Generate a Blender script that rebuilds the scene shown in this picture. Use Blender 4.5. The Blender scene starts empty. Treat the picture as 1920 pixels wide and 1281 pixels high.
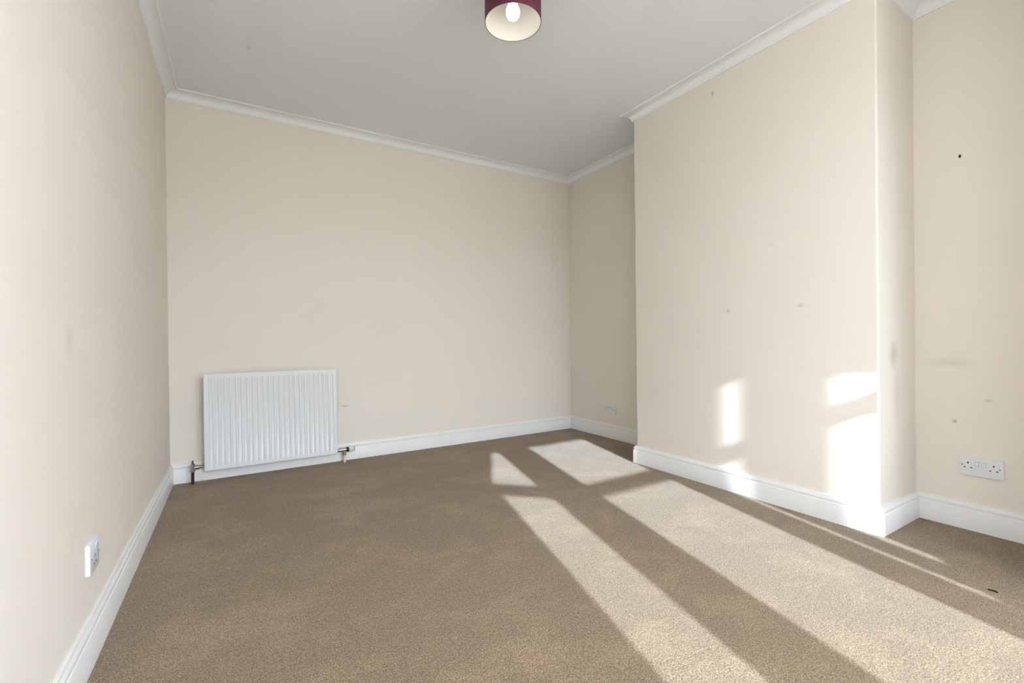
import bpy, bmesh, math
from mathutils import Vector, Matrix

S = bpy.context.scene
C = S.collection

# ------------------------------------------------------------------ camera
CAM_H = 0.9
YAW, PITCH, ROLL, FPX = 0.5481, -0.0043, -0.0112, 847.8
cd = bpy.data.cameras.new('camera')
cam = bpy.data.objects.new('camera', cd); C.objects.link(cam)
F = Vector((math.sin(YAW)*math.cos(PITCH), math.cos(YAW)*math.cos(PITCH), math.sin(PITCH)))
R0 = Vector((math.cos(YAW), -math.sin(YAW), 0)); U0 = R0.cross(F)
Rv = math.cos(ROLL)*R0 + math.sin(ROLL)*U0
Uv = -math.sin(ROLL)*R0 + math.cos(ROLL)*U0
M = Matrix((Rv, Uv, -F)).transposed().to_4x4(); M.translation = (0, 0, CAM_H)
cam.matrix_world = M
cd.sensor_width = 36; cd.lens = 36*FPX/1920; cd.clip_start = 0.02
S.camera = cam

# ------------------------------------------------------------------ light
SUN_STRENGTH, SKY_STRENGTH, EXPOSURE = 12.0, 30.5, 0.14
SKY_COLOR = (0.845, 0.96, 1.16)
SUN_DIR = Vector((0.243, 1.0, -0.41)).normalized()      # the way the sunlight travels
w = bpy.data.worlds.new('sky'); S.world = w; w.use_nodes = True
bg = w.node_tree.nodes['Background']
bg.inputs[0].default_value = (*SKY_COLOR, 1); bg.inputs[1].default_value = SKY_STRENGTH
sl = bpy.data.lights.new('sun', 'SUN'); sl.energy = SUN_STRENGTH; sl.angle = math.radians(0.42); sl.color = (0.80, 0.95, 1.12)
so = bpy.data.objects.new('sun', sl); C.objects.link(so)
so.rotation_euler = SUN_DIR.to_track_quat('-Z', 'Y').to_euler(); so.location = (0, -6, 5)
S.view_settings.view_transform = 'Standard'; S.view_settings.look = 'None'
S.view_settings.exposure = EXPOSURE; S.view_settings.gamma = 1; S.view_settings.use_curve_mapping = False

# ------------------------------------------------------------------ room numbers (metres)
XL, YB, XR, XC, Y1, Y2 = -0.367, 3.598, 2.885, 2.466, 0.876, 2.323
YF = -2.45           # inner face of the window wall behind the camera
ZC = 2.512           # ceiling
HB = 0.125           # skirting height

# ------------------------------------------------------------------ helpers
def nodes(name):
    m = bpy.data.materials.new(name); m.use_nodes = True
    nt = m.node_tree; return m, nt, nt.nodes['Principled BSDF']
def plain(name, col, rough=0.5, metal=0.0, spec=0.5):
    m, nt, b = nodes(name)
    b.inputs['Base Color'].default_value = (*col, 1); b.inputs['Roughness'].default_value = rough
    b.inputs['Metallic'].default_value = metal; b.inputs['Specular IOR Level'].default_value = spec
    return m
def add(nt, t, **kw):
    n = nt.nodes.new(t)
    for k, v in kw.items():
        if k in n.inputs: n.inputs[k].default_value = v
        else: setattr(n, k, v)
    return n
def math_node(nt, op, a, b=None, clamp=False):
    n = nt.nodes.new('ShaderNodeMath'); n.operation = op; n.use_clamp = clamp
    for i, v in enumerate((a, b)):
        if v is None: continue
        if isinstance(v, (int, float)): n.inputs[i].default_value = v
        else: nt.links.new(v, n.inputs[i])
    return n.outputs[0]
def mix_col(nt, fac, a, b):
    n = nt.nodes.new('ShaderNodeMix'); n.data_type = 'RGBA'
    for i, v in ((0, fac), (6, a), (7, b)):
        if isinstance(v, (int, float)): n.inputs[i].default_value = v
        elif isinstance(v, tuple): n.inputs[i].default_value = (*v, 1)
        else: nt.links.new(v, n.inputs[i])
    return n.outputs[2]

def wall_paint(name, col, marks=(), texture=0.12, rough=0.75):
    """matt paint over lining paper: faint vertical grain, faint mottling, a few scuffs at given places.
    marks: (x, y, z, rx, ry, rz, colour, amount)"""
    m, nt, b = nodes(name); L = nt.links
    geo = nt.nodes.new('ShaderNodeNewGeometry'); pos = geo.outputs['Position']
    mp = add(nt, 'ShaderNodeMapping'); mp.inputs['Scale'].default_value = (1, 1, 0.12); L.new(pos, mp.inputs['Vector'])
    n1 = add(nt, 'ShaderNodeTexNoise', Scale=90.0, Detail=3.0); L.new(mp.outputs[0], n1.inputs['Vector'])
    n2 = add(nt, 'ShaderNodeTexNoise', Scale=2.2, Detail=3.0); L.new(pos, n2.inputs['Vector'])
    n3 = add(nt, 'ShaderNodeTexNoise', Scale=260.0, Detail=2.0); L.new(pos, n3.inputs['Vector'])
    f = math_node(nt, 'MULTIPLY', n2.outputs['Fac'], 0.5)
    c = mix_col(nt, f, tuple(v*1.02 for v in col), tuple(v*0.965 for v in col))
    nz = add(nt, 'ShaderNodeTexNoise', Scale=120.0, Detail=2.0); L.new(pos, nz.inputs['Vector'])
    wear = math_node(nt, 'MULTIPLY', nz.outputs['Fac'], 1.8)
    for (x, y, z, rx, ry, rz, mc, amt) in marks:
        s = nt.nodes.new('ShaderNodeVectorMath'); s.operation = 'SUBTRACT'; L.new(pos, s.inputs[0]); s.inputs[1].default_value = (x, y, z)
        d = nt.nodes.new('ShaderNodeVectorMath'); d.operation = 'DIVIDE'; L.new(s.outputs[0], d.inputs[0]); d.inputs[1].default_value = (rx, ry, rz)
        l = nt.nodes.new('ShaderNodeVectorMath'); l.operation = 'LENGTH'; L.new(d.outputs[0], l.inputs[0])
        k = math_node(nt, 'SUBTRACT', 1.0, l.outputs['Value'], True)
        k = math_node(nt, 'MULTIPLY', k, amt)
        k = math_node(nt, 'MULTIPLY', k, wear, True)
        c = mix_col(nt, k, c, mc)
    L.new(c, b.inputs['Base Color']); b.inputs['Roughness'].default_value = rough
    b.inputs['Specular IOR Level'].default_value = 0.25
    h = math_node(nt, 'ADD', n1.outputs['Fac'], math_node(nt, 'MULTIPLY', n3.outputs['Fac'], 0.5))
    bp = add(nt, 'ShaderNodeBump', Strength=texture, Distance=0.002); L.new(h, bp.inputs['Height']); L.new(bp.outputs[0], b.inputs['Normal'])
    return m

def carpet_material():
    m, nt, b = nodes('beige_twist_carpet'); L = nt.links
    pos = nt.nodes.new('ShaderNodeNewGeometry').outputs['Position']
    fine = add(nt, 'ShaderNodeTexNoise', Scale=240.0, Detail=3.0, Roughness=0.7); L.new(pos, fine.inputs['Vector'])
    tuft = add(nt, 'ShaderNodeTexVoronoi', Scale=150.0); L.new(pos, tuft.inputs['Vector'])
    mid = add(nt, 'ShaderNodeTexNoise', Scale=75.0, Detail=4.0, Roughness=0.75); L.new(pos, mid.inputs['Vector'])
    mp = add(nt, 'ShaderNodeMapping'); mp.inputs['Rotation'].default_value = (0, 0, 0.9); mp.inputs['Scale'].default_value = (1.0, 1.25, 1)
    L.new(pos, mp.inputs['Vector'])
    nap = add(nt, 'ShaderNodeTexNoise', Scale=2.6, Detail=5.0, Roughness=0.72, Distortion=0.2); L.new(mp.outputs[0], nap.inputs['Vector'])
    r1 = nt.nodes.new('ShaderNodeValToRGB'); L.new(fine.outputs['Fac'], r1.inputs[0])
    e = r1.color_ramp.elements
    e[0].position = 0.36; e[0].color = (*CARPET_DARK, 1)
    e[1].position = 0.64; e[1].color = (*CARPET_LIGHT, 1)
    c1 = r1.outputs[0]
    rm = nt.nodes.new('ShaderNodeMapRange'); L.new(mid.outputs['Fac'], rm.inputs[0])
    rm.inputs[1].default_value = 0.3; rm.inputs[2].default_value = 0.7; rm.inputs[3].default_value = 0.70; rm.inputs[4].default_value = 1.28
    rn = nt.nodes.new('ShaderNodeMapRange'); L.new(nap.outputs['Fac'], rn.inputs[0])
    rn.inputs[1].default_value = 0.47; rn.inputs[2].default_value = 0.63; rn.inputs[3].default_value = 0.92; rn.inputs[4].default_value = 1.14
    k = math_node(nt, 'MULTIPLY', rm.outputs[0], rn.outputs[0])
    v = nt.nodes.new('ShaderNodeVectorMath'); v.operation = 'SCALE'; L.new(c1, v.inputs[0]); L.new(k, v.inputs['Scale'])
    L.new(v.outputs[0], b.inputs['Base Color'])
    b.inputs['Roughness'].default_value = 0.95; b.inputs['Specular IOR Level'].default_value = 0.1
    b.inputs['Sheen Weight'].default_value = 0.15; b.inputs['Sheen Roughness'].default_value = 0.6
    h = math_node(nt, 'SUBTRACT', fine.outputs['Fac'], math_node(nt, 'MULTIPLY', tuft.outputs['Distance'], 0.6))
    bp = add(nt, 'ShaderNodeBump', Strength=0.45, Distance=0.005); L.new(h, bp.inputs['Height']); L.new(bp.outputs[0], b.inputs['Normal'])
    return m

def tag(o, label=None, cat=None, kind=None, group=None):
    if label: o['label'] = label
    if cat: o['category'] = cat
    if kind: o['kind'] = kind
    if group: o['group'] = group
    return o
def empty(name, loc=(0, 0, 0), rz=0.0, parent=None):
    o = bpy.data.objects.new(name, None); C.objects.link(o); o.location = loc; o.rotation_euler = (0, 0, rz)
    o.empty_display_size = 0.05
    if parent: o.parent = parent
    return o
def obj(name, bm, mat, parent=None, smooth=None):
    bmesh.ops.recalc_face_normals(bm, faces=bm.faces)
    me = bpy.data.meshes.new(name); bm.to_mesh(me); bm.free()
    me.materials.append(mat)
    if smooth is not None:
        me.polygons.foreach_set('use_smooth', [True]*len(me.polygons))
        me.set_sharp_from_angle(angle=math.radians(smooth))
    o = bpy.data.objects.new(name, me); C.objects.link(o)
    if parent: o.parent = parent
    return o
def box(bm, x0, x1, y0, y1, z0, z1, bevel=0.0, seg=2):
    v = [bm.verts.new((x, y, z)) for z in (z0, z1) for (x, y) in ((x0, y0), (x1, y0), (x1, y1), (x0, y1))]
    fs = [bm.faces.new([v[i] for i in q]) for q in ((3, 2, 1, 0), (4, 5, 6, 7), (0, 1, 5, 4), (1, 2, 6, 5), (2, 3, 7, 6), (3, 0, 4, 7))]
    if bevel:
        es = {e for f in fs for e in f.edges}
        bmesh.ops.bevel(bm, geom=list(es), offset=bevel, segments=seg, affect='EDGES', profile=0.5)
def prism(bm, pts, z0, z1):
    a = [bm.verts.new((x, y, z0)) for x, y in pts]; b = [bm.verts.new((x, y, z1)) for x, y in pts]
    bm.faces.new(a[::-1]); bm.faces.new(b)
    n = len(pts)
    for i in range(n): bm.faces.new((a[i], a[(i+1) % n], b[(i+1) % n], b[i]))
def slab(bm, p, q, z0, z1, t):
    """upright slab of thickness t centred on the plan line p-q"""
    p, q = Vector(p), Vector(q); d = (q-p).normalized(); n = Vector((-d.y, d.x))*t/2
    prism(bm, [tuple(v) for v in (p-n, q-n, q+n, p+n)], z0, z1)
def lathe(bm, prof, seg=32, axis=(0, 0, 1), origin=(0, 0, 0), caps=True):
    """prof: (radius, height along axis)"""
    ax = Vector(axis).normalized(); q = Vector((0, 0, 1)).rotation_difference(ax); o = Vector(origin)
    rings = []
    for r, h in prof:
        rings.append([bm.verts.new(o + q @ Vector((r*math.cos(2*math.pi*i/seg), r*math.sin(2*math.pi*i/seg), h))) for i in range(seg)])
    for a, b in zip(rings, rings[1:]):
        for i in range(seg): bm.faces.new((a[i], a[(i+1) % seg], b[(i+1) % seg], b[i]))
    if caps:
        bm.faces.new(rings[0][::-1]); bm.faces.new(rings[-1])
def tube(bm, pts, r, seg=14):
    pts = [Vector(p) for p in pts]; rings = []
    ref = Vector((0, 0, 1))
    for i, p in enumerate(pts):
        d = ((pts[i+1]-p) if i == 0 else (p-pts[i-1]) if i == len(pts)-1 else (pts[i+1]-pts[i-1])).normalized()
        s = d.cross(ref if abs(d.dot(ref)) < 0.95 else Vector((1, 0, 0))).normalized(); t = d.cross(s)
        rings.append([bm.verts.new(p + r*(math.cos(2*math.pi*k/seg)*s + math.sin(2*math.pi*k/seg)*t)) for k in range(seg)])
    for a, b in zip(rings, rings[1:]):
        # match the ring starts so that the tube does not twist
        for k in range(seg): bm.faces.new((a[k], a[(k+1) % seg], b[(k+1) % seg], b[k]))
    bm.faces.new(rings[0][::-1]); bm.faces.new(rings[-1])

# ------------------------------------------------------------------ materials
CREAM = (0.865, 0.795, 0.70)
CARPET_DARK = (0.100, 0.066, 0.034); CARPET_LIGHT = (0.425, 0.30, 0.176)
GREY = (0.22, 0.19, 0.16); BROWN = (0.36, 0.28, 0.21)
m_wall = wall_paint('cream_wall_paint', CREAM, marks=[
    (XL, 1.593, 0.91, 0.2, 0.05, 0.06, (0.62, 0.52, 0.42), 0.35),
    (0.70, YB, 0.409, 0.045, 0.2, 0.006, BROWN, 0.7),
    (XR, 0.708, 1.73, 0.2, 0.006, 0.011, (0.03, 0.025, 0.02), 2.5),
    (XR, 0.749, 0.768, 0.2, 0.12, 0.03, (0.60, 0.52, 0.42), 0.4),
    (XR, 0.732, 0.492, 0.2, 0.012, 0.012, GREY, 0.7),
    (XR, 0.62, 0.60, 0.2, 0.02, 0.01, BROWN, 0.4)])
m_chim = wall_paint('cream_chimney_paint', CREAM, marks=[
    (XC, 1.691, 2.369, 0.02, 0.012, 0.02, BROWN, 0.8),
    (XC, 1.204, 1.058, 0.02, 0.022, 0.014, GREY, 0.4),
    (XC, 1.603, 1.054, 0.02, 0.016, 0.016, BROWN, 0.5),
    (XC, 1.35, 1.40, 0.02, 0.03, 0.02, BROWN, 0.15),
    (2.625, Y1, 0.81, 0.06, 0.02, 0.08, (0.36, 0.30, 0.22), 0.5),
    (2.66, Y1, 0.62, 0.05, 0.02, 0.16, (0.55, 0.47, 0.38), 0.3)])
m_ceil = wall_paint('white_ceiling_paint', (0.91, 0.95, 0.965), marks=[
    (0.08, 2.855, ZC, 0.014, 0.028, 0.02, (0.4, 0.39, 0.37), 0.4)], texture=0.05, rough=0.85)
m_trim = plain('white_gloss_paint', (0.87, 0.858, 0.835), 0.32)
m_cornice = plain('white_cornice_paint', (0.92, 0.93, 0.935), 0.7)
m_carpet = carpet_material()
m_rad = plain('white_radiator_enamel', (0.82, 0.825, 0.83), 0.3)
m_chrome = plain('dull_chrome', (0.42, 0.40, 0.36), 0.3, 1.0)
m_brass = plain('aged_brass', (0.42, 0.30, 0.17), 0.4, 1.0)
m_dark = plain('black_plastic', (0.012, 0.011, 0.010), 0.45)
m_copper = plain('dark_copper_pipe', (0.07, 0.035, 0.025), 0.45, 0.6)
m_ivory = plain('ivory_plastic', (0.78, 0.75, 0.62), 0.4)
m_pipe_white = plain('white_painted_pipe', (0.8, 0.76, 0.73), 0.4)
m_plate = plain('white_socket_plastic', (0.80, 0.81, 0.83), 0.3)
m_hole = plain('socket_hole_black', (0.02, 0.02, 0.022), 0.6)
m_screw = plain('screw_head_steel', (0.35, 0.35, 0.36), 0.4, 0.8)
m_frame = plain('white_window_frame', (0.8, 0.8, 0.79), 0.4)

# ------------------------------------------------------------------ structure: floor, ceiling, walls
bm = bmesh.new(); box(bm, XL-0.1, XR+0.1, -3.0, YB+0.1, -0.08, 0)
tag(obj('floor', bm, m_carpet), 'beige brown twist pile carpet covering the whole floor', 'floor', 'structure')
bm = bmesh.new(); box(bm, XL-0.1, XR+0.1, -3.0, YB+0.1, ZC, ZC+0.08)
tag(obj('ceiling', bm, m_ceil), 'flat white painted ceiling', 'ceiling', 'structure')
WY0, WY1, WZ0, WZ1 = -2.38, -1.02, 0.25, 2.35          # unseen window added in the right wall for fill light
bm = bmesh.new(); box(bm, XL-0.1, XL, YF, YB+0.1, 0, ZC)
tag(obj('wall_left', bm, m_wall), 'long cream wall at the left with a small wall plate', 'wall', 'structure')
bm = bmesh.new(); box(bm, XL, XR, YB, YB+0.1, 0, ZC)
tag(obj('wall_back', bm, m_wall), 'cream end wall behind the white radiator', 'wall', 'structure')
bm = bmesh.new()
for y0, y1, z0, z1 in ((YF, WY0, 0, ZC), (WY1, YB+0.1, 0, ZC), (WY0, WY1, 0, WZ0), (WY0, WY1, WZ1, ZC)): box(bm, XR, XR+0.1, y0, y1, z0, z1)
tag(obj('wall_right', bm, m_wall), 'cream wall of the alcoves either side of the chimney breast', 'wall', 'structure')

def arc_corner(cx, cy, r, a0, a1, n=6):
    return [(cx+r*math.cos(a0+(a1-a0)*i/n), cy+r*math.sin(a0+(a1-a0)*i/n)) for i in range(n+1)]
r = 0.009
pts = [(XR, Y2)] + arc_corner(XC+r, Y2-r, r, math.pi/2, math.pi) + arc_corner(XC+r, Y1+r, r, math.pi, 1.5*math.pi) + [(XR, Y1)]
bm = bmesh.new(); prism(bm, pts, 0, ZC)
tag(obj('wall_chimney', bm, m_chim, smooth=30), 'cream chimney breast standing out from the right wall', 'wall', 'structure')

# skirting and cornice: profiles swept along the walls with mitred corners, one object for each wall
def sweep_piece(i, path, prof, mat, name, label, cat, i1=None):
    def off(k, d):
        p = Vector(path[k])
        ds = []
        if k > 0: ds.append((p-Vector(path[k-1])).normalized())
        if k < len(path)-1: ds.append((Vector(path[k+1])-p).normalized())
        ns = [Vector((v.y, -v.x)) for v in ds]
        if len(ns) == 1: return p+ns[0]*d
        b = (ns[0]+ns[1]); b = b/b.dot(ns[0])
        return p+b*d
    bm = bmesh.new(); i1 = i1 if i1 is not None else i+1
    for k in range(i, i1):
        A = [bm.verts.new((*off(k, d), z)) for d, z in prof]; B = [bm.verts.new((*off(k+1, d), z)) for d, z in prof]
        n = len(prof)
        for j in range(n): bm.faces.new((A[j], A[(j+1) % n], B[(j+1) % n], B[j]))
        if k == i: bm.faces.new(A[::-1])
        if k == i1-1: bm.faces.new(B)
    bmesh.ops.remove_doubles(bm, verts=bm.verts, dist=1e-5)
    return tag(obj(name, bm, mat, smooth=35), label, cat, 'structure')
PATH = [(XL, YF), (XL, YB), (XR, YB), (XR, Y2), (XC, Y2), (XC, Y1), (XR, Y1), (XR, 0.18)]
SK = [(0, 0.0), (0.018, 0.0), (0.018, 0.092), (0.0165, 0.0945), (0.0135, 0.0955), (0.0135, 0.098), (0.0150, 0.101), (0.0155, 0.106),
      (0.0140, 0.112), (0.0105, 0.117), (0.0085, 0.121), (0.0080, HB), (0, HB)]
cove = []
for k in range(9):
    a = math.pi/2*k/8
    cove.append((0.060 - 0.048*math.cos(a), -0.008 - 0.036*(1-math.sin(a))))
CO = [(0, ZC-0.053), (0.007, ZC-0.053), (0.009, ZC-0.050), (0.009, ZC-0.046)] + [(d, ZC+z) for d, z in cove] + [(0.066, ZC-0.009), (0.070, ZC-0.006), (0.070, ZC), (0, ZC)]
segs = [(0, 1, 'left', 'white skirting board along the left wall'), (1, 2, 'back', 'white skirting board below the radiator'),
        (2, 3, 'alcove', 'white skirting board in the shaded far alcove'), (3, 6, 'chimney', 'white skirting board wrapped round the chimney breast'),
        (6, 7, 'right', 'white skirting board below the near double socket')]
for a, b, s, l in segs: sweep_piece(a, PATH, SK, m_trim, 'baseboard_'+s, l, 'skirting board', b)
clab = ['white cornice above the left wall', 'white cornice above the radiator wall', 'white cornice in the far alcove', 'white cornice round the chimney breast', 'white cornice of the near alcove']
for n, (a, b, s, l) in enumerate(segs): sweep_piece(a, PATH, CO, m_cornice, 'trim_%d' % (n+1), clab[n], 'cornice', b)

# ------------------------------------------------------------------ the bay window behind the camera
SH = YF + 1.0                                    # bay drawn for a wall at y = -1, moved out along the sunlight
def sp(x, y): return (x + 0.243*SH, y + SH)
def sz(z): return z - 0.41*SH
hex_ = [(0.49, 0.0), (0.49, 1.425), (0.744, 1.768), (1.812, 1.768), (2.022, 1.475), (2.022, 0.0)]
hx = [(x+0.243*SH, sz(z) if z > 0 else 0.0) for x, z in hex_]
bm = bmesh.new()
T = 0.04
outer = [(XL-0.1, 0), (XL-0.1, hx[1][1]), (XL-0.1, ZC), (XR+0.1, ZC), (XR+0.1, hx[4][1]), (XR+0.1, 0)]
fr = [bm.verts.new((x, YF, z)) for x, z in outer]; fi = [bm.verts.new((x, YF, z)) for x, z in hx]
br = [bm.verts.new((x, YF-T, z)) for x, z in outer]; bi = [bm.verts.new((x, YF-T, z)) for x, z in hx]
for i in range(5):
    bm.faces.new((fr[i], fr[i+1], fi[i+1], fi[i])); bm.faces.new((br[i], bi[i], bi[i+1], br[i+1]))
    bm.faces.new((fi[i], fi[i+1], bi[i+1], bi[i])); bm.faces.new((fr[i], br[i], br[i+1], fr[i+1]))
tag(obj('wall_front', bm, m_wall), 'cream window wall with a canted opening to the bay', 'wall', 'structure')
SILL, HEAD, TR = sz(0.656), sz(1.870), (sz(1.345), sz(1.428))
def LP(k): return sp(0.85-k, -1.35+k)            # along the left side of the bay
def RP(k): return sp(1.675+k, -1.35+k)           # along the right side
CL, CR = sp(0.85, -1.35), sp(1.675, -1.35)
bm = bmesh.new()
for p, q in ((LP(0.36), CL), (CL, CR), (CR, RP(0.36))):
    slab(bm, p, q, 0.0, SILL, 0.03); slab(bm, p, q, HEAD, ZC, 0.03)
for p, q in ((LP(0.36), LP(0.347)), (LP(0.127), CL), (CL, sp(0.971, -1.35)), (sp(1.552, -1.35), CR), (CR, RP(0.066)), (RP(0.343), RP(0.36))):
    slab(bm, p, q, SILL, HEAD, 0.03)
tag(obj('wall_bay', bm, m_wall), 'cream walls and corner posts of the bay behind the camera', 'wall', 'structure')
def pane_mat():
    m = bpy.data.materials.new('clear_window_glass'); m.use_nodes = True; nt = m.node_tree; nt.nodes.clear()
    o = nt.nodes.new('ShaderNodeOutputMaterial'); t = nt.nodes.new('ShaderNodeBsdfTransparent'); g = nt.nodes.new('ShaderNodeBsdfGlossy')
    t.inputs[0].default_value = (0.96, 0.97, 0.97, 1); g.inputs['Roughness'].default_value = 0.02
    x = nt.nodes.new('ShaderNodeMixShader'); x.inputs[0].default_value = 0.05
    nt.links.new(t.outputs[0], x.inputs[1]); nt.links.new(g.outputs[0], x.inputs[2]); nt.links.new(x.outputs[0], o.inputs[0]); return m
m_glass = pane_mat()
for n, (p, q, mull, l) in enumerate([(sp(0.971, -1.35), sp(1.552, -1.35), None, 'front window of the bay with one transom'),
                                     (LP(0.347), LP(0.127), None, 'canted side window of the bay near the left wall'),
                                     (RP(0.066), RP(0.343), (RP(0.133), RP(0.255)), 'canted side window of the bay with a wide mullion')]):
    e = tag(empty('window_%d' % (n+1), (*p, SILL)), l, 'window', 'structure')
    inv = Matrix.Translation((-p[0], -p[1], -SILL))
    def part(name, bm, mat):
        bm.transform(inv); return obj(name, bm, mat, e)
    bm = bmesh.new(); slab(bm, p, q, TR[0], TR[1], 0.03); part('transom', bm, m_frame)
    if mull:
        bm = bmesh.new(); slab(bm, mull[0], mull[1], SILL, HEAD, 0.03); part('mullion', bm, m_frame)
        bm = bmesh.new(); slab(bm, p, q, SILL, SILL+0.03, 0.03); part('bottom_rail', bm, m_frame)
    for z0, z1 in ((SILL, TR[0]), (TR[1], HEAD)):
        bm = bmesh.new(); slab(bm, p, q, z0, z1, 0.004); part('pane', bm, m_glass)
for wn, wx, lab in ((4, XR+0.05, 'unseen wide window added in the right wall for fill light'),):
    e = tag(empty('window_%d' % wn, (wx, WY0, WZ0)), lab, 'window', 'structure')
    inv = Matrix.Translation((0, -WY0, -WZ0))
    def part(name, bm, mat):
        bm.transform(inv); return obj(name, bm, mat, e)
    for y in (WY0+0.03, (WY0+WY1)/2, WY1-0.03):
        bm = bmesh.new(); box(bm, -0.025, 0.025, y-0.03, y+0.03, WZ0, WZ1); part('mullion', bm, m_frame)
    for z in (WZ0+0.03, WZ1-0.03):
        bm = bmesh.new(); box(bm, -0.023, 0.023, WY0+0.06, WY1-0.06, z-0.03, z+0.03); part('rail', bm, m_frame)
    for y0, y1 in ((WY0+0.06, (WY0+WY1)/2-0.03), ((WY0+WY1)/2+0.03, WY1-0.06)):
        bm = bmesh.new(); box(bm, -0.002, 0.002, y0, y1, WZ0+0.06, WZ1-0.06); part('pane', bm, m_glass)
# outside: unseen terrace-shaped block, added to cut the sky light in the bay
bm = bmesh.new(); box(bm, -8, 12, -12, -9, -0.6, 1.7)
v = [bm.verts.new(c) for c in ((-8.2, -12.2, 1.7), (12.2, -12.2, 1.7), (12.2, -8.8, 1.7), (-8.2, -8.8, 1.7), (-8.2, -10.5, 2.9), (12.2, -10.5, 2.9))]
for q in ((0, 1, 5, 4), (2, 3, 4, 5), (0, 4, 3), (1, 2, 5), (3, 2, 1, 0)): bm.faces.new([v[i] for i in q])
m_sky_block = plain('dark_sky_block', (0.16, 0.14, 0.12), 0.9)
tag(obj('wall_sky_block', bm, m_sky_block), 'low dark terrace-shaped block added behind the camera to cut sky light', 'light blocker', 'structure')
# unseen block added on the right wall, screens the near alcove from window light
bm = bmesh.new(); box(bm, 2.33, XR, -0.95, 0.18, 0, ZC)
tag(obj('wall_light_screen', bm, m_wall), 'cream block added beside the near alcove to screen it from window light', 'wall', 'structure')
# portal in the opening: guides the sampling of the sky, gives off nothing itself
pt = bpy.data.lights.new('sky_portal', 'AREA'); pt.shape = 'RECTANGLE'; pt.size = 1.6; pt.size_y = 1.4
pt.cycles.is_portal = True
po = bpy.data.objects.new('sky_portal', pt); C.objects.link(po)
po.location = (1.253+0.243*SH, YF-0.02, (SILL+HEAD)/2); po.rotation_euler = (math.radians(90), 0, 0)   # shines to +y
for px, ry in ((XR+0.01, 90),):
    pt = bpy.data.lights.new('sky_portal', 'AREA'); pt.shape = 'RECTANGLE'; pt.size = WZ1-WZ0; pt.size_y = WY1-WY0
    pt.cycles.is_portal = True
    po = bpy.data.objects.new('sky_portal', pt); C.objects.link(po)
    po.location = (px, (WY0+WY1)/2, (WZ0+WZ1)/2); po.rotation_euler = (0, math.radians(ry), 0)

# ------------------------------------------------------------------ radiator
RX0, RX1, RZ0, RZ1, RYF = -0.183, 0.628, 0.073, 0.700, YB-0.100
rad = tag(empty('radiator', (RX0, YB, 0)), 'white fluted panel radiator low on the end wall', 'radiator')
def rl(x, y, z): return (x-RX0, y-YB, z)
W, Hh, yf = RX1-RX0, RZ1-RZ0, RYF-YB
# pressed front panel: 24 shallow flutes that fade out into a flat border
bm = bmesh.new()
NF = 24; side = 0.022; pitch = (W-2*side)/NF
xs = [0.0, 0.006, side*0.7]
offs = [0.0, 0.0, 0.0]
for i in range(NF):
    for f_, d_ in ((0.0, 0.0), (0.22, 0.0), (0.34, 1.0), (0.78, 1.0), (0.90, 0.0)):
        xs.append(side+(i+f_)*pitch); offs.append(d_)
xs += [W-side, W-side*0.7, W-0.006, W]; offs += [0.0]*4
zs = [(0.0, 0), (0.006, 0), (0.030, 0), (0.046, 1), (Hh-0.046, 1), (Hh-0.030, 0), (Hh-0.006, 0), (Hh, 0)]
DEP = 0.0065
grid = []
for (z, a) in zs:
    row = []
    for x, d in zip(xs, offs):
        y = yf + DEP*d*a
        if x in (0.0, W) or z in (0.0, Hh): y += 0.004
        row.append(bm.verts.new((x, y, z+RZ0)))
    grid.append(row)
for j in range(len(zs)-1):
    for i in range(len(xs)-1): bm.faces.new((grid[j][i], grid[j][i+1], grid[j+1][i+1], grid[j+1][i]))
ring = [v for v in grid[0]] + [grid[j][-1] for j in range(1, len(zs))] + grid[-1][-2::-1] + [grid[j][0] for j in range(len(zs)-2, 0, -1)]
back = [bm.verts.new((v.co.x, yf+0.013, v.co.z)) for v in ring]
for i in range(len(ring)): bm.faces.new((ring[i], ring[(i+1) % len(ring)], back[(i+1) % len(ring)], back[i]))
bm.faces.new(back)
obj('panel', bm, m_rad, rad, smooth=25)
# corrugated convector sheet welded behind the panel
bm = bmesh.new()
n = 34; a = []; b = []
for i in range(n*4+1):
    x = 0.04+(W-0.08)*i/(n*4); y = yf+0.014+(0.030 if i % 4 in (1, 2) else 0.0)
    a.append(bm.verts.new((x, y, RZ0+0.06))); b.append(bm.verts.new((x, y, RZ1-0.035)))
for i in range(len(a)-1): bm.faces.new((a[i], a[i+1], b[i+1], b[i]))
obj('convector_fins', bm, m_rad, rad)
for x in (0.13, W-0.13):
    bm = bmesh.new(); box(bm, x-0.016, x+0.016, -0.004, 0.0, RZ0+0.03, RZ1-0.05)
    box(bm, x-0.012, x+0.012, yf+0.040, -0.003, RZ0+0.05, RZ0+0.075); box(bm, x-0.012, x+0.012, yf+0.040, -0.003, RZ1-0.09, RZ1-0.065)
    obj('wall_bracket', bm, m_rad, rad)
bm = bmesh.new(); lathe(bm, [(0.008, 0), (0.008, 0.003), (0.004, 0.004), (0.004, 0.006)], 16, (1, 0, 0), (W, yf+0.022, RZ1-0.03)); obj('air_vent', bm, m_rad, rad, smooth=40)
bm = bmesh.new(); lathe(bm, [(0.008, 0), (0.008, 0.003)], 16, (-1, 0, 0), (0, yf+0.022, RZ1-0.03)); obj('blanking_plug', bm, m_rad, rad, smooth=40)
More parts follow.
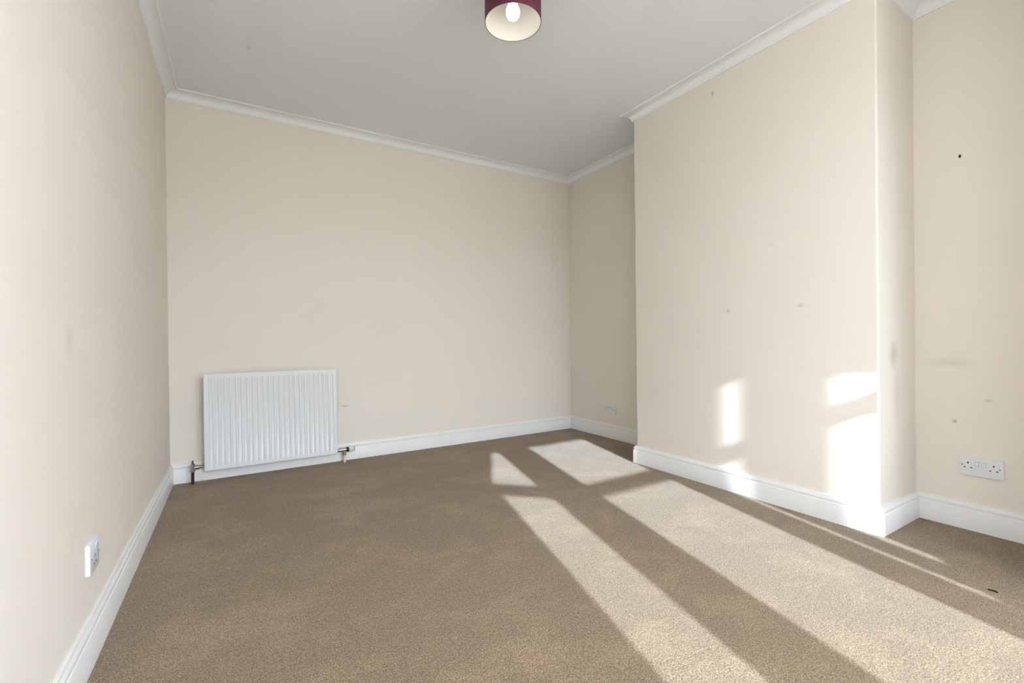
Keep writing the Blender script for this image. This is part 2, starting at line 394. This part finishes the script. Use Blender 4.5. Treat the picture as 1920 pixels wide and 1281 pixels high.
# lockshield valve, left
vz = 0.105; vy = yf+0.025; vx = -0.062
bm = bmesh.new()
lathe(bm, [(0.013, -0.026), (0.013, -0.012), (0.0115, -0.010), (0.0115, 0.012), (0.013, 0.013), (0.013, 0.020), (0.009, 0.023)], 20, (0, 0, 1), (vx, vy, vz))
lathe(bm, [(0.010, 0.008), (0.010, 0.016), (0.0135, 0.017), (0.0135, 0.034), (0.010, 0.036)], 20, (1, 0, 0), (vx, vy, vz))
obj('valve_body', bm, m_chrome, rad, smooth=35)
bm = bmesh.new(); lathe(bm, [(0.0085, 0.034), (0.0085, 0.0625)], 18, (1, 0, 0), (vx, vy, vz)); obj('valve_tail', bm, m_brass, rad, smooth=40)
bm = bmesh.new(); lathe(bm, [(0.0055, 0.022), (0.0055, 0.036), (0.0042, 0.038), (0.0042, 0.046)], 12, (0, 0, 1), (vx, vy, vz)); obj('spindle', bm, m_dark, rad, smooth=40)
bm = bmesh.new(); tube(bm, [(vx, vy, 0.0), (vx, vy, vz-0.026)], 0.0085); obj('pipe', bm, m_copper, rad, smooth=60)
# thermostatic valve, right: lies on its side, ivory head pointing away from the radiator
tx = W+0.052; tz = 0.094
bm = bmesh.new()
lathe(bm, [(0.0085, -0.052), (0.0085, -0.040), (0.013, -0.039), (0.013, -0.022), (0.0095, -0.020), (0.0105, -0.012), (0.0115, 0.0), (0.0105, 0.014)], 20, (1, 0, 0), (tx, vy, tz))
tb = obj('valve_body', bm, m_chrome, rad, smooth=35)
bm = bmesh.new(); lathe(bm, [(0.0105, -0.010), (0.011, -0.016), (0.0145, -0.018), (0.0145, -0.036), (0.0115, -0.040)], 6, (0, 0, 1), (tx, vy, tz)); obj('compression_nut', bm, m_brass, rad, smooth=20)
bm = bmesh.new(); lathe(bm, [(0.016, 0.014), (0.0175, 0.017), (0.0175, 0.026), (0.016, 0.030)], 24, (1, 0, 0), (tx, vy, tz)); obj('collar', bm, m_dark, rad, smooth=35)
bm = bmesh.new(); lathe(bm, [(0.016, 0.030), (0.0195, 0.034), (0.0195, 0.064), (0.0185, 0.067)], 28, (1, 0, 0), (tx, vy, tz)); th = obj('thermostat_head', bm, m_ivory, rad, smooth=35)
for i in range(14):
    bm = bmesh.new(); ang = 2*math.pi*i/14
    box(bm, tx+0.036, tx+0.062, -0.0013, 0.0013, 0.019, 0.0207)
    bm.transform(Matrix.Translation((0, vy, tz)) @ Matrix.Rotation(ang, 4, 'X'))
    obj('grip_rib', bm, m_ivory, th)
bm = bmesh.new(); lathe(bm, [(0.0175, 0.067), (0.0175, 0.071), (0.010, 0.0725)], 24, (1, 0, 0), (tx, vy, tz)); obj('end_cap', bm, m_dark, rad, smooth=35)
bm = bmesh.new(); tube(bm, [(tx, vy, 0.0), (tx, vy, tz-0.039)], 0.0085); obj('pipe', bm, m_pipe_white, rad, smooth=60)

# ------------------------------------------------------------------ wall sockets
def plate_mesh(w, h, d):
    bm = bmesh.new()
    box(bm, -w/2, w/2, -d, 0.0, -h/2, h/2)
    es = [e for e in bm.edges if abs(e.verts[0].co.y-e.verts[1].co.y) > 1e-4]      # the four corners
    bmesh.ops.bevel(bm, geom=es, offset=0.006, segments=3, affect='EDGES', profile=0.5)
    es = [e for e in bm.edges if e.verts[0].co.y < -d+1e-5 and e.verts[1].co.y < -d+1e-5]
    bmesh.ops.bevel(bm, geom=es, offset=0.0022, segments=2, affect='EDGES', profile=0.5)
    return bm
def outlet(parent, cx, cz, d):
    """one three-pin outlet: earth slot above, two slots below"""
    for (x, z, ww, hh) in ((0, 0.011, 0.0045, 0.0085), (-0.011, -0.0105, 0.0068, 0.0045), (0.011, -0.0105, 0.0068, 0.0045)):
        bm = bmesh.new(); box(bm, cx+x-ww/2, cx+x+ww/2, -d-0.0003, -d+0.004, cz+z-hh/2, cz+z+hh/2)
        obj('pin_slot', bm, m_hole, parent)
def rocker(parent, cx, cz, d, up=True, w=0.0125, h=0.019):
    bm = bmesh.new()
    a, b = (0.0034, 0.0012) if up else (0.0012, 0.0034)
    z0, z1 = cz-h/2, cz+h/2
    q = [(-d+0.002, z0), (-d-b, z0), (-d-0.0012, cz), (-d-a, z1), (-d+0.002, z1)]
    A = [bm.verts.new((cx-w/2, y, z)) for y, z in q]; B = [bm.verts.new((cx+w/2, y, z)) for y, z in q]
    bm.faces.new(A); bm.faces.new(B[::-1])
    for i in range(5): bm.faces.new((A[i], B[i], B[(i+1) % 5], A[(i+1) % 5]))
    return obj('rocker_switch', bm, m_plate, parent)
def rocker_gap(parent, cx, cz, d, w=0.0145, h=0.021):
    bm = bmesh.new(); box(bm, cx-w/2, cx+w/2, -d-0.0002, -d+0.001, cz-h/2, cz+h/2); obj('switch_surround', bm, m_gap, parent)
m_gap = plain('switch_gap_grey', (0.34, 0.35, 0.37), 0.6)
def screw(parent, cx, cz, d):
    bm = bmesh.new(); lathe(bm, [(0.0036, 0.0), (0.0036, 0.0006), (0.0030, 0.0010)], 14, (0, -1, 0), (cx, -d, cz)); obj('screw', bm, m_screw, parent, smooth=40)
def double_socket(loc, rz, label, w=0.146, h=0.086, d=0.0095):
    e = tag(empty('double_socket', loc, rz), label, 'wall socket', group='double wall sockets')
    obj('faceplate', plate_mesh(w, h, d), m_plate, e, smooth=30)
    outlet(e, -0.0415, 0.004, d); outlet(e, 0.0415, 0.004, d)
    for x in (-0.011, 0.011): rocker_gap(e, x, 0.013, d); rocker(e, x, 0.013, d, up=(x < 0))
    screw(e, -0.061, 0.004, d); screw(e, 0.061, 0.004, d)
    return e
double_socket((XR, 0.644, 0.294), -math.pi/2, 'white double wall socket above the skirting in the near alcove')
double_socket((XR, 3.030, 0.263), -math.pi/2, 'white double wall socket in the shaded far alcove')
e = tag(empty('single_socket', (XL, 1.752, 0.288), math.pi/2), 'white single wall socket plate with a rocker switch on the left wall', 'wall socket')
d = 0.0105
obj('faceplate', plate_mesh(0.098, 0.086, d), m_plate, e, smooth=30)
outlet(e, 0.0, -0.010, d); rocker_gap(e, 0.014, 0.026, d); rocker(e, 0.014, 0.026, d); screw(e, -0.036, 0.0, d); screw(e, 0.036, 0.0, d)

# ------------------------------------------------------------------ ceiling lamp
LX, LY, LZ = 1.048, 1.678, 2.28
SHR, SHH = 0.1215, 0.200
lamp = tag(empty('pendant_lamp', (LX, LY, ZC)), 'plum drum pendant lamp with a white lining and a lit bulb', 'ceiling lamp')
z0 = LZ-ZC; z1 = z0+SHH
def plum():
    m, nt, b = nodes('plum_pleated_fabric'); L = nt.links
    tc = nt.nodes.new('ShaderNodeTexCoord')
    mp = add(nt, 'ShaderNodeMapping'); mp.inputs['Scale'].default_value = (1, 1, 0.25); L.new(tc.outputs['Object'], mp.inputs['Vector'])
    n = add(nt, 'ShaderNodeTexNoise', Scale=120.0, Detail=3.0); L.new(mp.outputs[0], n.inputs['Vector'])
    L.new(mix_col(nt, n.outputs['Fac'], (0.045, 0.005, 0.018), (0.15, 0.018, 0.05)), b.inputs['Base Color'])
    b.inputs['Roughness'].default_value = 0.55; return m
bm = bmesh.new(); lathe(bm, [(SHR-0.0008, z0+0.0005), (SHR, z0), (SHR+0.0012, z0+0.0005), (SHR+0.0012, z1), (SHR-0.0008, z1), (SHR-0.0008, z0+0.0005)], 72, caps=False)
bmesh.ops.remove_doubles(bm, verts=bm.verts, dist=1e-6); obj('shade', bm, plum(), lamp, smooth=40)
bm = bmesh.new(); lathe(bm, [(SHR-0.0009, z0+0.0012), (SHR-0.0022, z0+0.0012), (SHR-0.0022, z1-0.001), (SHR-0.0009, z1-0.001), (SHR-0.0009, z0+0.0012)], 72, caps=False)
bmesh.ops.remove_doubles(bm, verts=bm.verts, dist=1e-6); obj('lining', bm, plain('white_shade_lining', (0.85, 0.82, 0.76), 0.7), lamp, smooth=40)
bm = bmesh.new()
zr = z1-0.035
for i in range(3):
    a = 2*math.pi*i/3+0.4
    tube(bm, [(0.021*math.cos(a), 0.021*math.sin(a), zr), ((SHR-0.003)*math.cos(a), (SHR-0.003)*math.sin(a), zr+0.03)], 0.0018, 8)
m_wht = plain('white_lamp_plastic', (0.8, 0.8, 0.78), 0.4)
obj('spider_ring', bm, m_wht, lamp, smooth=60)
bm = bmesh.new(); lathe(bm, [(0.017, z0+0.082), (0.0225, z0+0.085), (0.0225, z0+0.165), (0.016, z0+0.178), (0.006, z0+0.19)], 24); obj('lamp_holder', bm, m_wht, lamp, smooth=40)
bm = bmesh.new(); tube(bm, [(0, 0, z0+0.185), (0, 0, -0.018)], 0.0035, 10); obj('cord', bm, m_wht, lamp, smooth=60)
bm = bmesh.new(); lathe(bm, [(0.008, -0.030), (0.020, -0.026), (0.036, -0.014), (0.040, 0.0)], 32); obj('ceiling_rose', bm, m_wht, lamp, smooth=50)
prof = []
zb = z0+0.048
for k in range(13):
    a = -math.pi/2 + math.pi*k/12*0.80
    prof.append((max(0.0008, 0.031*math.cos(a)), zb+0.036*math.sin(a)))
m_bulb, nt, b = nodes('lit_bulb_glass'); b.inputs['Base Color'].default_value = (0.9, 0.88, 0.84, 1)
b.inputs['Emission Color'].default_value = (1.0, 0.95, 0.87, 1); b.inputs['Emission Strength'].default_value = 4.0
bm = bmesh.new(); lathe(bm, prof, 28); obj('bulb', bm, m_bulb, lamp, smooth=60)
bm = bmesh.new(); lathe(bm, [(0.0185, zb+0.0285), (0.0150, zb+0.033), (0.0140, zb+0.045)], 24); obj('bulb_cap', bm, m_brass, lamp, smooth=50)

# ------------------------------------------------------------------ speck of lint on the carpet
bm = bmesh.new()
tube(bm, [(-0.011, 0.004, 0.003), (-0.004, 0.0, 0.0045), (0.004, -0.002, 0.004), (0.011, -0.006, 0.003)], 0.0025, 8)
o = tag(obj('lint', bm, plain('dark_thread', (0.02, 0.017, 0.015), 0.9), smooth=60), 'tiny dark scrap of thread on the carpet near the right wall', 'lint')
o.location = (2.246, 0.474, 0.0); o.rotation_euler = (0, 0, 2.0)
